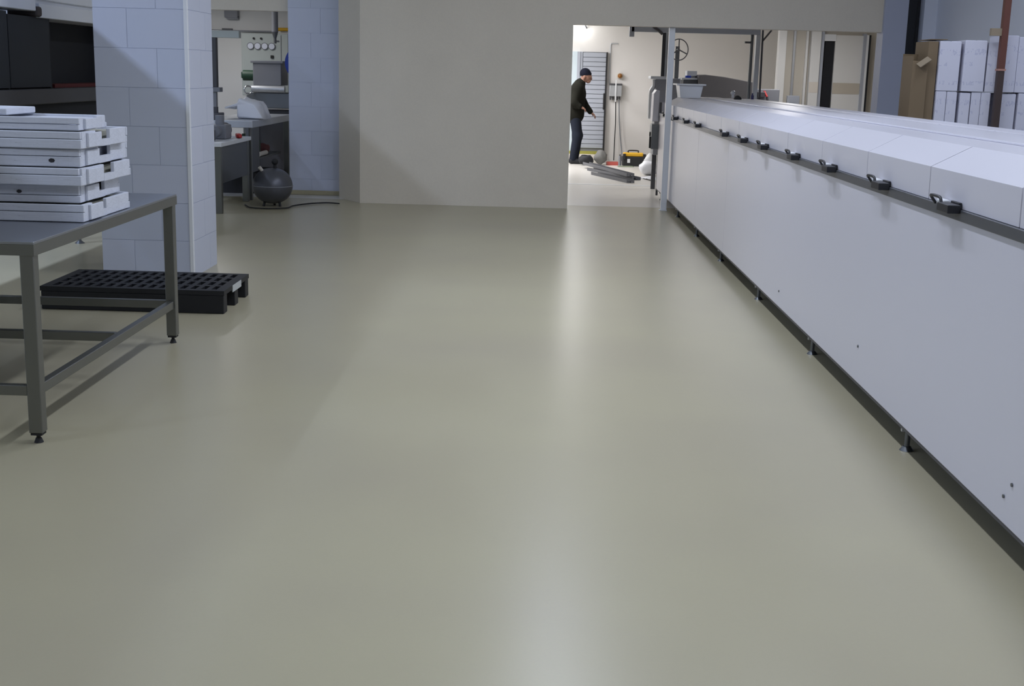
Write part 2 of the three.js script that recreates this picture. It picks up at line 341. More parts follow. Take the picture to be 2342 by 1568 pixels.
// ------------------------------------------------------------------ black pallet
{
  const t = thing('plastic_pallet', 'black plastic pallet with slotted deck on the floor before the tiled pillar', 'pallet', [-2.585, 0, -8.38]);
  const W = 1.2, D = 0.72;
  const s = new THREE.Shape([[-W / 2, -D / 2], [W / 2, -D / 2], [W / 2, D / 2], [-W / 2, D / 2]].map(p => new THREE.Vector2(...p)));
  for (let r = 0; r < 4; r++) for (let c = 0; c < 16; c++) {
    const x = -W / 2 + 0.06 + c * 0.0695, y = -D / 2 + 0.055 + r * 0.162, h = new THREE.Path();
    h.moveTo(x, y); h.lineTo(x, y + 0.12); h.lineTo(x + 0.036, y + 0.12); h.lineTo(x + 0.036, y); h.closePath(); s.holes.push(h);
  }
  const deck = new THREE.ExtrudeGeometry(s, { depth: 0.03, bevelEnabled: false }); deck.rotateX(-Math.PI / 2); deck.translate(0, 0.122, 0);
  part('deck', deck, M.pallet, t);
  for (const z of [0.31, 0, -0.31]) part('runner', bx(-W / 2 + 0.004, 0, z - 0.048, W / 2 - 0.004, 0.122, z + 0.048, 0.006), M.pallet, t);
  part('label_plate', bx(0.598, 0.106, -0.11, 0.604, 0.150, 0.13), mat(0.55, 0.57, 0.56, 0.5), t, undefined, 'pale label strip');
}
// ------------------------------------------------------------------ dark oven unit on the left
{
  const t = thing('oven_unit', 'dark open oven cabinet with white hood at the left edge', 'oven', [0, 0, 0]);
  const xf = -4.0, xb = -4.34, za = -3.6, zb = -12.6;
  part('back_panel', bx(xb, 1.14, zb, xb + 0.02, 1.93, za), M.ovenBlack, t);
  for (const [z0, z1] of [[za - 0.03, za], [-9.76, -9.73], [-10.62, -10.58], [zb, zb + 0.03]]) part('divider', bx(xb + 0.02, 1.36, z0, xf - 0.02, 1.93, z1), M.ovenBlack, t);
  part('glass_door', bx(xf - 0.02, 1.37, -10.58, xf - 0.012, 1.92, -9.76), mat(0.030, 0.034, 0.040, 0.6, 0, { specularIntensity: 0.5 }), t);
  part('glass_door', bx(xf - 0.014, 1.37, -9.73, xf - 0.006, 1.94, -8.2), mat(0.034, 0.039, 0.046, 0.6, 0, { specularIntensity: 0.5 }), t);
  part('ledge', bx(xb, 1.24, zb, xf + 0.06, 1.36, za, 0.01), mat(0.07, 0.07, 0.075, 0.5, 0.3), t);
  part('lower_housing', bx(xb, 1.02, zb, xf, 1.24, za), M.ovenBlack, t);
  part('red_strip', bx(xf - 0.2, 1.361, -12.2, xf - 0.03, 1.39, -10.7), mat(0.09, 0.007, 0.007, 0.7), t, undefined, 'dark red strip');
  part('hood', bx(xb, 1.96, -10.2, xf + 0.04, 2.42, za, 0.01), M.trimWhite, t);
  part('hood', [bx(xb, 1.915, zb, xf + 0.02, 2.03, -10.32, 0.008), bx(xb, 2.055, zb, xf + 0.02, 2.42, -10.32, 0.008), bx(xb, 2.03, zb, xf - 0.01, 2.055, -10.32)], M.trimWhite, t);
  part('hood_hinge', bx(xf - 0.2, 1.92, -10.32, xf + 0.045, 2.0, -10.2, 0.02), mat(0.05, 0.04, 0.04, 0.6), t);
  for (const z of [-3.8, -7.4, -11.11]) for (const x of [-4.03, -4.3]) {
    const l = part('leg', bx(x - 0.035, 0.09, z - 0.035, x + 0.035, 1.03, z + 0.035, 0.005), M.steel, t);
    part('foot', [cyl([x, 0.02, z], [x, 0.1, z], 0.014), new THREE.CylinderGeometry(0.015, 0.045, 0.025, 14).translate(x, 0.0125, z)], M.steelDark, l);
  }
}

// ------------------------------------------------------------------ cartons on the rack at the right
{
  const t = thing('storage_rack', 'storage rack with brown rusty upright in front of the white cartons', 'rack', [0, 0, 0]);
  const up = part('upright', bx(3.868, 0, -10.96, 3.922, 1.70, -10.90, 0.004), mat(0.055, 0.035, 0.03, 0.6), t);
  part('upright', bx(3.868, 1.715, -10.96, 3.922, CH - 0.01, -10.90, 0.004), M.rust, t);
  part('collar', bx(3.862, 1.70, -10.965, 3.928, 1.716, -10.895), mat(0.42, 0.22, 0.17, 0.6), up);
  part('bracket', bx(3.78, 1.985, -10.95, 3.868, 2.045, -10.91), M.cardLight, up);
  part('upright', bx(3.868, 0, -11.56, 3.922, 1.12, -11.50), M.rust, t);
  for (const z of [-10.93, -11.53]) { part('upright', bx(2.98, 0, z - 0.03, 3.03, 1.12, z + 0.03), M.rust, t); part('upright', bx(4.52, 0, z - 0.03, 4.57, 1.12, z + 0.03), M.rust, t); }
  part('shelf', bx(2.98, 1.12, -11.58, 4.58, 1.145, -10.985), M.steelDark, t);
}
{
  const printTex = (s) => noiseTex(256, (u, v) => {
    let t = 1; const a = vn(u, v, 14, s) , b = vn(u, v, 40, s + 3);
    const band = (v > 0.72 && v < 0.84) || (v > 0.12 && v < 0.2) || (v > 0.5 && v < 0.58 && u < 0.4);
    if (band && a > 0.52 && b > 0.45) t = 0.91;
    return [clamp(214 * t), clamp(217 * t * 0.99), clamp(226 * (0.4 + 0.6 * t) )];
  }, true);
  const cm = [70, 80, 90].map(s => new THREE.MeshPhysicalMaterial({ map: printTex(s), roughness: 0.6 }));
  const carton = (x0, x1, y0, y1, z, k, label, fold) => {
    const t = thing('white_carton', label, 'box', [(x0 + x1) / 2, y0, z], 0, 'white cartons on the rack');
    const w = x1 - x0, h = y1 - y0;
    part('body', bx(-w / 2, 0, -0.42, w / 2, h, 0, 0.004), cm[k % 3], t);
    part('flap', bx(-w / 2 + 0.004, h - 0.001, -0.41, (fold ? -0.002 : w / 2 - 0.006), h + 0.004, -0.01), cm[k % 3], t);
    if (fold) part('flap', bx(0.004, h - 0.001, -0.41, w / 2 - 0.004, h + 0.005, -0.01), cm[k % 3], t);
  };
  const y0 = 1.146, y1 = 1.523, y2 = 1.93;
  [[3.398, 3.486, 'white carton of the lower row next to the brown cardboard'], [3.490, 3.576, 'white carton of the lower row, second from the brown cardboard'], [3.602, 3.690, 'white carton of the lower row, third from the brown cardboard'], [3.698, 3.778, 'white carton of the lower row, fourth from the brown cardboard'], [3.781, 3.86, 'white carton of the lower row just left of the brown upright'], [3.925, 4.075, 'wider white carton of the lower row just right of the brown upright'], [4.095, 4.26, 'white carton of the lower row at the right edge of the photo']].forEach(([a, b, l], i) => carton(a, b, y0, y1 - 0.006 + (i % 3) * -0.004, -11.0, i, l, i > 4));
  [[3.396, 3.574, 'white carton of the upper row above the brown cardboard end'], [3.602, 3.788, 'white carton in the middle of the upper row left of the upright'], [3.803, 3.93, 'white carton of the upper row behind the brown upright'], [3.945, 4.048, 'narrow white carton of the upper row right of the brown upright'], [4.053, 4.26, 'white carton of the upper row at the right edge of the photo']].forEach(([a, b, l], i) => carton(a, b, y1 + 0.001, y2 + [0.0, 0.012, 0, 0.06, 0.05][i], -11.0 + (i % 2) * 0.01, i + 1, l, i < 2));
  // brown cardboard
  const c = thing('cardboard_carton', 'tall narrow open brown cardboard carton with a folded-out flap', 'box', [3.205, 1.146, -10.995]);
  part('wall', [bx(-0.03, 0, -0.006, 0.10, 0.62, 0), bx(-0.03, 0, -0.3, -0.024, 0.66, -0.006), bx(0.094, 0, -0.3, 0.1, 0.66, -0.006), bx(-0.03, 0, -0.306, 0.1, 0.68, -0.3)], M.card, c);
  part('flap', bx(-0.055, -0.003, 0, 0.055, 0.003, 0.07).rotateX(0.5).rotateZ(0.62).translate(0.045, 0.625, 0.005), M.cardLight, c, undefined, 'pale folded-out flap');
  const s = thing('cardboard_sheet', 'tall brown cardboard sheet standing beside the white cartons', 'cardboard', [3.335, 1.146, -11.0]);
  part('panel', bx(-0.03, 0, -0.40, 0.052, 0.785, -0.02, 0.003), M.card, s);
  part('top_flap', bx(0.0, 0.797, -0.38, 0.14, 0.803, -0.03).rotateZ(0.015), M.card, s);
  single('cardboard_pad', 'flat piece of brown cardboard lying left of the open carton', 'cardboard', [bx(-0.12, 0, -0.2, 0.05, 0.14, 0.0, 0.004)], M.card, [3.10, 1.146, -11.0]);
}
// black sheet put in for the darkness of the unlit gap
{
  const t = thing('dark_gap_sheet', 'tall black sheet put in for the dark gap beside the blue-grey column', 'board', [4.37, 0, -15.37]);
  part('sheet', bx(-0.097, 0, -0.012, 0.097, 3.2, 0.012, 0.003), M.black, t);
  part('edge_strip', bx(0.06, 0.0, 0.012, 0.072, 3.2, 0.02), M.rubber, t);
}

// ------------------------------------------------------------------ left room behind the pillars
{ // parts cart with white top
  const t = thing('parts_cart', 'low cart with white top edge and dark side panel beside the tiled pillar', 'cart', [0, 0, 0]);
  part('cart_top', bx(-4.1, 0.72, -15.1, -3.37, 0.765, -13.65, 0.006), M.trimWhite, t);
  part('side_panel', bx(-3.42, 0.32, -15.1, -3.40, 0.72, -13.74), M.steelDark, t);
  for (const [x, z] of [[-3.42, -13.71], [-4.05, -13.71], [-4.05, -15.04], [-3.43, -15.04]]) part('leg', bx(x - 0.035, 0, z - 0.035, x + 0.035, 0.72, z + 0.035, 0.004), M.steel, t);
}
{
  const t = thing('steel_bench', 'steel bench with thick pale edge running back from the white cloth', 'bench', [0, 0, 0]);
  part('bench_top', bx(-4.02, 0.86, -17.6, -3.36, 0.945, -15.14, 0.008), M.steelPale, t);
  part('side_panel', bx(-3.44, 0.32, -15.72, -3.41, 0.86, -15.14), M.steelDark, t);
  part('bench_shelf', bx(-3.98, 0.42, -17.5, -3.5, 0.445, -15.72), M.steelDark, t);
  for (const [x, z] of [[-3.42, -15.2], [-3.97, -15.2], [-3.42, -17.5], [-3.97, -17.5]]) part('leg', bx(x - 0.035, 0, z - 0.035, x + 0.035, 0.86, z + 0.035, 0.004), M.steel, t);
}
// junk under and on the benches
const crumb = (r, seedn, sx = 1, sy = 1, sz = 1) => {
  const g = mergeVertices(new THREE.IcosahedronGeometry(r, 2).deleteAttribute('normal').deleteAttribute('uv'));
  const p = g.attributes.position;
  for (let i = 0; i < p.count; i++) { const x = p.getX(i) / r, y = p.getY(i) / r, z = p.getZ(i) / r; const k = 1 + 0.16 * Math.sin(5 * x + seedn) * Math.cos(4 * y - seedn) + 0.1 * Math.sin(9 * z + 2 * seedn); p.setXYZ(i, x * r * k * sx, y * r * k * sy, z * r * k * sz); }
  g.computeBoundingBox(); g.translate(0, -g.boundingBox.min.y, 0); g.computeVertexNormals();
  g.setAttribute('uv', new THREE.BufferAttribute(new Float32Array(p.count * 2), 2)); return g;
};
single('machine_part', 'dark green cast block on the shelf under the steel bench', 'part', [bx(-0.14, 0, -0.2, 0.14, 0.2, 0.2, 0.02), cyl([0, 0.2, 0], [0, 0.28, 0], 0.06)], M.green, [-3.72, 0.447, -16.4]);
single('rag_bundle', 'small pale rag bundle under the steel bench', 'rag', crumb(0.07, 1, 1.2, 0.7, 1), M.plasticBag, [-3.6, 0.447, -16.0]);
single('rag_bundle', 'reddish rag under the steel bench', 'rag', crumb(0.08, 3, 1.1, 0.8, 1), mat(0.16, 0.06, 0.06, 0.8), [-3.62, 0.447, -16.95]);
single('dark_crate', 'dark crate standing on the floor under the steel bench', 'crate', [bx(-0.3, 0, -0.5, 0.3, 0.03, 0.5), bx(-0.3, 0.03, 0.47, 0.3, 0.26, 0.5), bx(-0.3, 0.03, -0.5, 0.3, 0.26, -0.47), bx(-0.3, 0.03, -0.47, -0.27, 0.26, 0.47), bx(0.27, 0.03, -0.47, 0.3, 0.26, 0.47)], M.rubber, [-3.75, 0, -16.5]);
single('pipe_offcut', 'pale pipe offcut lying on the shelf under the steel bench', 'pipe', cyl([0, 0.032, 0.22], [0, 0.032, -0.22], 0.03), M.cream, [-3.53, 0.446, -16.45]);
{ // on the cart
  const a = thing('gear_motor', 'grey gear motor lying on the low cart', 'motor', [-3.58, 0.767, -14.45]);
  part('casing', [bx(-0.1, 0, -0.14, 0.1, 0.16, 0.14, 0.015), cyl([0, 0.09, 0.14], [0, 0.09, 0.26], 0.06), cyl([0, 0.16, 0], [0, 0.26, 0], 0.05)], M.greyPaint, a);
  part('fan_cover', cyl([0, 0.09, -0.22], [0, 0.09, -0.14], 0.085, 0.075, 18), M.darkPaint, a);
  part('shaft', cyl([0, 0.09, 0.26], [0, 0.09, 0.34], 0.018), M.chrome, a);
  single('hand_tool', 'red hand tool at the edge of the low cart', 'tool', [bx(-0.03, 0, -0.14, 0.03, 0.045, 0.1, 0.012), cyl([0, 0.022, 0.1], [0, 0.022, 0.18], 0.012)], M.red, [-3.43, 0.767, -14.72], 0.3);
  const b = thing('bearing_block', 'dark bearing block beside the grey motor on the low cart', 'part', [-3.66, 0.767, -13.95]);
  part('body', [bx(-0.13, 0, -0.1, 0.13, 0.12, 0.1, 0.01), cyl([-0.05, 0.12, 0], [-0.05, 0.34, 0], 0.045), cyl([0.07, 0.12, 0.02], [0.07, 0.3, 0.02], 0.03)], M.steelDark, b);
  part('cap', [cyl([-0.05, 0.34, 0], [-0.05, 0.37, 0], 0.055), cyl([0.07, 0.3, 0.02], [0.07, 0.33, 0.02], 0.04)], M.steelPale, b);
  const c = thing('drive_unit', 'dark drive unit standing on the steel bench left of the white cloth', 'machine', [-3.875, 0.947, -15.27]);
  part('column', [bx(-0.14, 0, -0.12, 0.12, 0.08, 0.14, 0.01), cyl([-0.05, 0.08, 0], [-0.05, 0.17, 0], 0.05), cyl([0.06, 0.08, 0.05], [0.06, 0.15, 0.05], 0.03)], M.darkPaint, c);
  part('flange', cyl([-0.05, 0.13, 0.02], [-0.05, 0.15, 0.02], 0.075), M.steelPale, c);
}
{ // white cloth: crumpled lump with a pointed corner
  const P = [[-0.235, 0.13], [-0.06, 0.19], [-0.045, 0.235], [-0.02, 0.245], [0.08, 0.215], [0.17, 0.20], [0.20, 0.15], [0.27, 0.0], [0.12, 0.0], [-0.06, 0.0], [-0.085, 0.03], [-0.07, 0.13], [-0.12, 0.125]];
  const g0 = new THREE.ExtrudeGeometry(new THREE.Shape(P.map(p => new THREE.Vector2(...p))), { depth: 0.30, steps: 8, bevelEnabled: true, bevelSize: 0.03, bevelThickness: 0.10, bevelOffset: -0.03, bevelSegments: 4 });
  g0.deleteAttribute('normal'); g0.deleteAttribute('uv'); const g = mergeVertices(g0, 1e-4), p = g.attributes.position;
  for (let i = 0; i < p.count; i++) { const x = p.getX(i), y = p.getY(i), z = p.getZ(i), k = Math.min(1, y / 0.06); p.setXYZ(i, x + k * 0.014 * Math.sin(23 * y + 17 * z), Math.max(0.001, y + k * 0.014 * Math.sin(19 * x + 21 * z)), z + k * 0.02 * Math.sin(26 * x + 18 * y)); }
  g.computeVertexNormals(); g.setAttribute('uv', new THREE.BufferAttribute(new Float32Array(p.count * 2), 2));
  single('white_cloth', 'crumpled white cloth thrown over parts at the end of the steel bench', 'cloth', g, M.plasticBag, [-3.575, 0.947, -15.95]);
}
{ // stainless processing machine behind the bench
  const t = thing('mixing_machine', 'grey steel machine with boxy hopper under the gauge cabinet', 'machine', [0, 0, 0]);
  part('hopper', [bx(-4.0, 1.32, -18.6, -3.6, 1.64, -18.1, 0.01), bx(-4.03, 1.625, -18.62, -3.57, 1.66, -18.08, 0.006)], M.greyPaint, t);
  part('roller', cyl([-4.02, 1.27, -18.1], [-3.55, 1.27, -18.1], 0.05, 0.05, 20), M.steelPale, t);
  part('body', bx(-4.1, 1.0, -18.7, -3.4, 1.22, -18.15, 0.01), M.steelDark, t);
  part('stand', [bx(-4.08, 0, -18.65, -4.0, 1.0, -18.2), bx(-3.5, 0, -18.65, -3.42, 1.0, -18.2), bx(-4.0, 0.05, -18.65, -3.5, 0.95, -18.6)], M.darkPaint, t);
  part('lower_panel', bx(-4.0, 0.02, -18.4, -3.35, 0.98, -18.3), M.darkPaint, t);
  const m = part('motor', [cyl([-4.18, 1.45, -18.3], [-4.0, 1.45, -18.3], 0.075, 0.075, 18), bx(-4.2, 1.41, -18.36, -4.14, 1.5, -18.24, 0.01)], M.green, t, undefined, 'dark green motor');
  part('handwheel', new THREE.TorusGeometry(0.055, 0.012, 8, 24).rotateY(0.5).translate(-4.06, 1.25, -18.04), M.chrome, t);
  part('frame_side', bx(-3.42, 1.22, -18.6, -3.36, 1.5, -18.15), M.steelDark, t);
}
{
  const t = thing('gauge_cabinet', 'pale green-grey control cabinet with four white round gauges', 'cabinet', [0, 0, -19.5]);
  part('body', bx(-4.42, 1.15, 0, -3.72, 2.06, 0.25, 0.01), M.greenish, t);
  for (let i = 0; i < 4; i++) { const g = part('gauge', cyl([-4.28 + i * 0.106, 1.875, 0.25], [-4.28 + i * 0.106, 1.875, 0.275], 0.048, 0.045, 24), mat(0.8, 0.84, 0.95, 0.3), t, undefined, 'white round gauge'); part('gauge_rim', new THREE.TorusGeometry(0.047, 0.005, 8, 24).translate(-4.28 + i * 0.106, 1.875, 0.274), M.greyPaint, g); }
  for (const x of [-4.23, -4.12]) part('switch', cyl([x, 1.985, 0.25], [x, 1.985, 0.275], 0.016), M.rubber, t);
  part('switch', bx(-3.98, 1.70, 0.25, -3.94, 1.745, 0.275), M.rubber, t);
  part('door_edge', bx(-3.83, 1.16, 0.25, -3.822, 2.04, 0.258), M.greyPaint, t);
}
{
  const t = thing('drop_pipe', 'dark grey conduit dropping to a pointed nozzle before the gauge cabinet', 'pipe', [-3.7, 0, -18.2]);
  part('shaft', cyl([0, 2.06, 0], [0, FH - 0.002, 0], 0.045, 0.045, 18), M.greyPaint, t);
  part('nozzle', [cyl([0, 1.97, 0], [0, 2.06, 0], 0.02, 0.045, 18), cyl([0, 1.9, 0], [0, 1.97, 0], 0.02), cyl([0, 1.93, 0], [0.06, 1.93, 0], 0.012)], M.steelDark, t);
}
single('yellow_pipe', 'yellow gas pipe running along the wall beside the pointed conduit', 'pipe', tube([[-3.9, 2.13, -19.44], [-3.3, 2.13, -19.44], [-2.6, 2.12, -19.44]], 0.026, 12, 10), M.yellow);
{
  const t = thing('service_rail', 'thin grey service rail with clips above the gauge cabinet', 'rail', [0, 0, -19.46]);
  part('bar', bx(-5.2, 2.085, -0.02, -3.95, 2.105, 0.02), M.greyPaint, t);
  part('clip', [bx(-4.75, 2.105, -0.03, -4.6, 2.125, 0.03), bx(-4.98, 2.105, -0.03, -4.94, 2.15, 0.03)], M.darkPaint, t);
}
single('wall_lamp_box', 'small grey box fixed high on the wall near the left pillar', 'box', [bx(-0.1, -0.02, 0, 0.1, 0.2, 0.12, 0.01), prismZ([[-0.1, 0], [-0.06, -0.04], [0.1, -0.04], [0.1, 0]], 0, 0.11)], M.greyPaint, [-4.6, 2.3, -19.5]);
{
  const t = thing('dark_door_frame', 'narrow dark upright with bracket beside the near tiled pillar', 'post', [-4.22, 0, -16.75]);
  part('upright', bx(-0.055, 1.3, -0.05, 0.055, 1.93, 0.05, 0.006), M.darkPaint, t);
  part('upper_panel', bx(-0.08, 1.93, -0.06, 0.36, 2.02, 0.06, 0.006), M.greenish, t);
  part('bracket', bx(-0.06, 1.24, -0.08, 0.1, 1.3, 0.08, 0.006), M.greyPaint, t);
  part('stand', bx(-0.04, 0, -0.04, 0.04, 1.24, 0.04), M.greyPaint, t);
}
{ // blue drum edge hanging by far pillar
  const t = thing('blue_hose_reel', 'bright blue round reel half hidden by the far tiled pillar', 'reel', [-3.28, 1.64, -18.0]);
  part('disc', cyl([0, 0, -0.04], [0, 0, 0.04], 0.24, 0.24, 32), M.blue, t);
  part('hub', cyl([0, 0, -0.08], [0, 0, 0.08], 0.06, 0.06, 16), M.darkPaint, t);
  part('stand', bx(-0.03, -1.64, -0.1, 0.03, -0.06, -0.05), M.steelDark, t);
}
{ // round tank on floor
  const t = thing('round_tank', 'dark grey round metal tank with black knob on the floor beside the far pillar', 'tank', [-3.02, 0, -14.6]);
  const prof = []; for (let i = 0; i <= 28; i++) { const a = -Math.PI / 2 + Math.PI * i / 28; prof.push(new THREE.Vector2(Math.max(0.0005, 0.23 * Math.pow(Math.cos(a), 0.9)), 0.235 + 0.205 * Math.sin(a))); }
  part('body', new THREE.LatheGeometry(prof, 40), mat(0.12, 0.125, 0.145, 0.38, 0.5), t);
  part('seam_band', new THREE.TorusGeometry(0.229, 0.006, 8, 40).rotateX(Math.PI / 2).translate(0, 0.235, 0), M.greyPaint, t);
  const k = part('knob', new THREE.SphereGeometry(0.038, 18, 12).translate(0.03, 0.51, 0), M.rubber, t); part('stem', cyl([0.03, 0.43, 0], [0.03, 0.49, 0], 0.018), M.rubber, k);
  part('valve', cyl([-0.1, 0.40, 0.06], [-0.13, 0.45, 0.09], 0.02), M.cream, t);
  for (let i = 0; i < 3; i++) { const a = 0.5 + i * 2.1; part('leg', cyl([0.11 * Math.cos(a), 0.0, 0.11 * Math.sin(a)], [0.09 * Math.cos(a), 0.1, 0.09 * Math.sin(a)], 0.014), M.rubber, t); }
}
single('power_cable', 'dark cable lying on the floor round the grey tank towards the wall', 'cable', tube([[-3.32, 0.013, -14.5], [-3.2, 0.013, -14.25], [-2.98, 0.013, -14.2], [-2.8, 0.013, -14.32], [-2.78, 0.013, -14.55], [-2.70, 0.013, -14.75], [-2.6, 0.013, -14.9], [-2.45, 0.013, -15.0], [-2.30, 0.013, -14.95]], 0.008, 60), M.rubber);

// ------------------------------------------------------------------ far room: door, wall fittings
{
  const d = struct('door_1', 'grey slatted door in the far white wall', bx(0.80, 0.17, -24.2, 1.31, 2.0, -24.17), M.greyPaint);
  const sg = bx(0.0, 0, 0, 0.43, 0.077, 0.02, 0.006);
  for (let i = 0; i < 21; i++) part('slat', sg, M.shutter, d, [0.855, 0.225 + i * 0.084, -24.168]);
  part('door_stile', bx(0.80, 0.2, -24.17, 0.845, 2.0, -24.14), M.shutter, d);
  part('door_frame', bx(1.288, 0.17, -24.18, 1.312, 2.0, -24.11), M.rubber, d);
  part('door_handle', bx(1.255, 0.95, -24.15, 1.285, 1.25, -24.10, 0.01), M.rubber, d);
  const e = struct('trim_2', 'pale blue door jamb left of the slatted door', bx(0.52, 0.17, -24.2, 0.80, 2.0, -24.13), M.paleBlue);
  part('jamb_edge', bx(0.745, 0.17, -24.13, 0.80, 2.0, -24.12), M.shutter, e);
  const s = struct('trim_3', 'raised door sill with yellow-green edge', bx(0.5, 0, -24.2, 1.31, 0.12, -24.0), M.cream);
  part('sill_edge', bx(0.5, 0.12, -24.2, 1.3, 0.17, -24.02), mat(0.36, 0.34, 0.07, 0.7), s);
}
{
  const t = thing('electric_box', 'grey electric box with cable bundle on the far white wall', 'box', [1.48, 0, -24.2]);
  part('body', bx(-0.115, 1.2, 0, 0.115, 1.42, 0.14, 0.01), M.steelPale, t);
  part('lid', bx(-0.12, 1.40, 0, 0.12, 1.435, 0.15, 0.01), M.darkPaint, t);
  part('center_strip', bx(-0.012, 1.1, 0.14, 0.012, 1.5, 0.155), M.trimWhite, t);
  for (let i = 0; i < 5; i++) part('cable_gland', cyl([-0.09 + i * 0.043, 1.13, 0.06], [-0.09 + i * 0.043, 1.2, 0.06], 0.016), M.darkPaint, t);
}
single('hanging_cable', 'thin straight dark cable hanging from the electric box to the floor', 'cable', tube([[1.49, 1.15, -24.10], [1.505, 0.7, -24.12], [1.50, 0.3, -24.12], [1.50, 0.01, -24.1]], 0.009, 24), M.rubber);
single('hanging_cable', 'curved grey cable hanging from the electric box toward the toolbox', 'cable', tube([[1.55, 1.15, -24.10], [1.57, 0.8, -24.13], [1.60, 0.5, -24.13], [1.64, 0.2, -24.1], [1.65, 0.01, -24.05]], 0.010, 24), M.greyPaint);
{
  const t = thing('warning_light', 'orange warning light on the far wall above the electric box', 'light', [1.555, 1.575, -24.2]);
  part('base', cyl([0, 0, 0], [0, 0, 0.06], 0.06, 0.055, 18), M.cream, t);
  part('dome', new THREE.SphereGeometry(0.045, 18, 12).scale(1, 1, 1.2).translate(0, 0, 0.07), mat(0.30, 0.12, 0.02, 0.35), t);
}
single('wall_conduit', 'thin grey conduit bent at the top on the far white wall', 'conduit', tube([[1.50, 2.16, -24.185], [1.40, 2.16, -24.185], [1.365, 2.15, -24.185], [1.362, 2.05, -24.185], [1.362, 1.43, -24.185]], 0.011, 40), M.steelPale);
{
  const t = thing('wall_spotlight', 'small bright spotlight at the top of the far wall', 'lamp', [0.84, 2.49, -24.05]);
  part('bulb', new THREE.SphereGeometry(0.028, 14, 10), glow([1, 1, 0.97], 4), t);
  part('bracket', [cyl([0.02, 0.0, -0.02], [0.06, -0.06, -0.15], 0.015)], M.greyPaint, t);
  const L = new THREE.PointLight(new THREE.Color(1, 1, 0.97), 0.35); L.name = 'spot_light'; L.position.set(0, 0, 0); t.add(L);
}
// floor clutter in the far room
{
  const t = thing('toolbox', 'black toolbox with yellow lid on the far room floor', 'toolbox', [1.78, 0, -22.9]);
  part('body', bx(-0.2, 0, -0.12, 0.2, 0.17, 0.12, 0.015), M.rubber, t);
  part('lid', bx(-0.19, 0.17, -0.11, 0.17, 0.235, 0.11, 0.02), M.yellow, t);
  part('handle', tube([[-0.1, 0.235, 0], [-0.09, 0.27, 0], [0.07, 0.27, 0], [0.08, 0.235, 0]], 0.012, 16), M.rubber, t);
  for (const x of [-0.2, 0.16]) part('clasp', bx(x, 0.12, 0.10, x + 0.05, 0.22, 0.135, 0.006), M.rubber, t);
  part('sticker', bx(-0.12, 0.06, 0.12, -0.07, 0.13, 0.122), M.trimWhite, t);
}
single('red_tray', 'small red plastic tray on the floor under the hanging cables', 'tray', [bx(-0.11, 0, -0.06, 0.11, 0.015, 0.06), bx(-0.11, 0.015, 0.045, 0.11, 0.06, 0.06), bx(-0.11, 0.015, -0.06, 0.11, 0.06, -0.045), bx(-0.11, 0.015, -0.045, -0.095, 0.06, 0.045), bx(0.095, 0.015, -0.045, 0.11, 0.06, 0.045)], mat(0.6, 0.12, 0.10, 0.5), [1.41, 0, -22.95], 0.15);
single('green_mat', 'thin green-grey mat on the floor before the toolbox', 'mat', bx(-0.14, 0, -0.07, 0.14, 0.012, 0.07, 0.004), mat(0.25, 0.29, 0.2, 0.8), [1.62, 0, -22.62], 0.1);
{
  const t = thing('small_can', 'small grey canister standing left of the toolbox', 'can', [1.535, 0, -22.9]);
  part('body', cyl([0, 0, 0], [0, 0.17, 0], 0.028, 0.028, 16), M.greyPaint, t);
  part('cap', cyl([0, 0.17, 0], [0, 0.2, 0], 0.015, 0.012, 12), M.darkPaint, t);
}
single('round_bag', 'grey round cloth bag on the floor beside the man', 'bag', crumb(0.125, 2.2, 0.95, 1.0, 0.9), mat(0.17, 0.17, 0.165, 0.85), [1.19, 0, -22.9]);
{
  const t = thing('plastic_sack', 'white translucent plastic sack on the floor beside the machine', 'bag', [1.87, 0, -20.7]);
  part('sack', crumb(0.15, 1.1, 1.05, 0.75, 0.8), M.plasticBag, t);
  part('bulge', crumb(0.11, 3.1, 0.9, 1.0, 0.8).translate(0.04, 0.12, -0.18), mat(0.74, 0.75, 0.76, 0.6), t);
}
single('plastic_sheet', 'thin white plastic sheet lying flat before the sack', 'sheet', (() => { const g = new THREE.PlaneGeometry(0.62, 0.7, 20, 20).rotateX(-Math.PI / 2), p = g.attributes.position; for (let i = 0; i < p.count; i++) p.setY(i, 0.014 + 0.009 * Math.sin(22 * p.getX(i) + 8 * p.getZ(i)) + 0.004 * Math.sin(40 * p.getZ(i))); g.computeVertexNormals(); return g; })(), new THREE.MeshPhysicalMaterial({ color: new THREE.Color().setRGB(0.82, 0.84, 0.9), roughness: 0.4, side: THREE.DoubleSide }), [2.02, 0, -20.05], 0.2);
{ // metal profiles
  const prof = (n, label, a, b, dy, m) => {
    const L = Math.hypot(b[0] - a[0], b[1] - a[1]), o = thing('metal_profile', label, 'profile', [(a[0] + b[0]) / 2, dy, (a[1] + b[1]) / 2], Math.atan2(-(b[1] - a[1]), b[0] - a[0]), 'metal profiles on the far room floor');
    part('web', bx(-L / 2, 0, -0.06, L / 2, 0.008, 0.06), m, o);
    for (const s of [-1, 1]) part('flange', bx(-L / 2, 0.008, s * 0.06 - (s > 0 ? 0.006 : 0), L / 2, 0.05, s * 0.06 + (s > 0 ? 0 : 0.006)), m, o);
    part('rib', bx(-L / 2, 0.008, -0.006, L / 2, 0.03, 0.006), m, o);
  };
  prof(1, 'longest grey metal profile, nearest of the bundle on the far room floor', [0.98, -20.6], [1.46, -19.15], 0, M.profile);
  prof(2, 'grey metal profile in the middle of the bundle on the far room floor', [0.95, -21.5], [1.60, -19.7], 0, M.profile);
  prof(3, 'grey metal profile lying on top of the bundle toward the man', [0.90, -22.1], [1.50, -19.75], 0.052, M.profile);
}

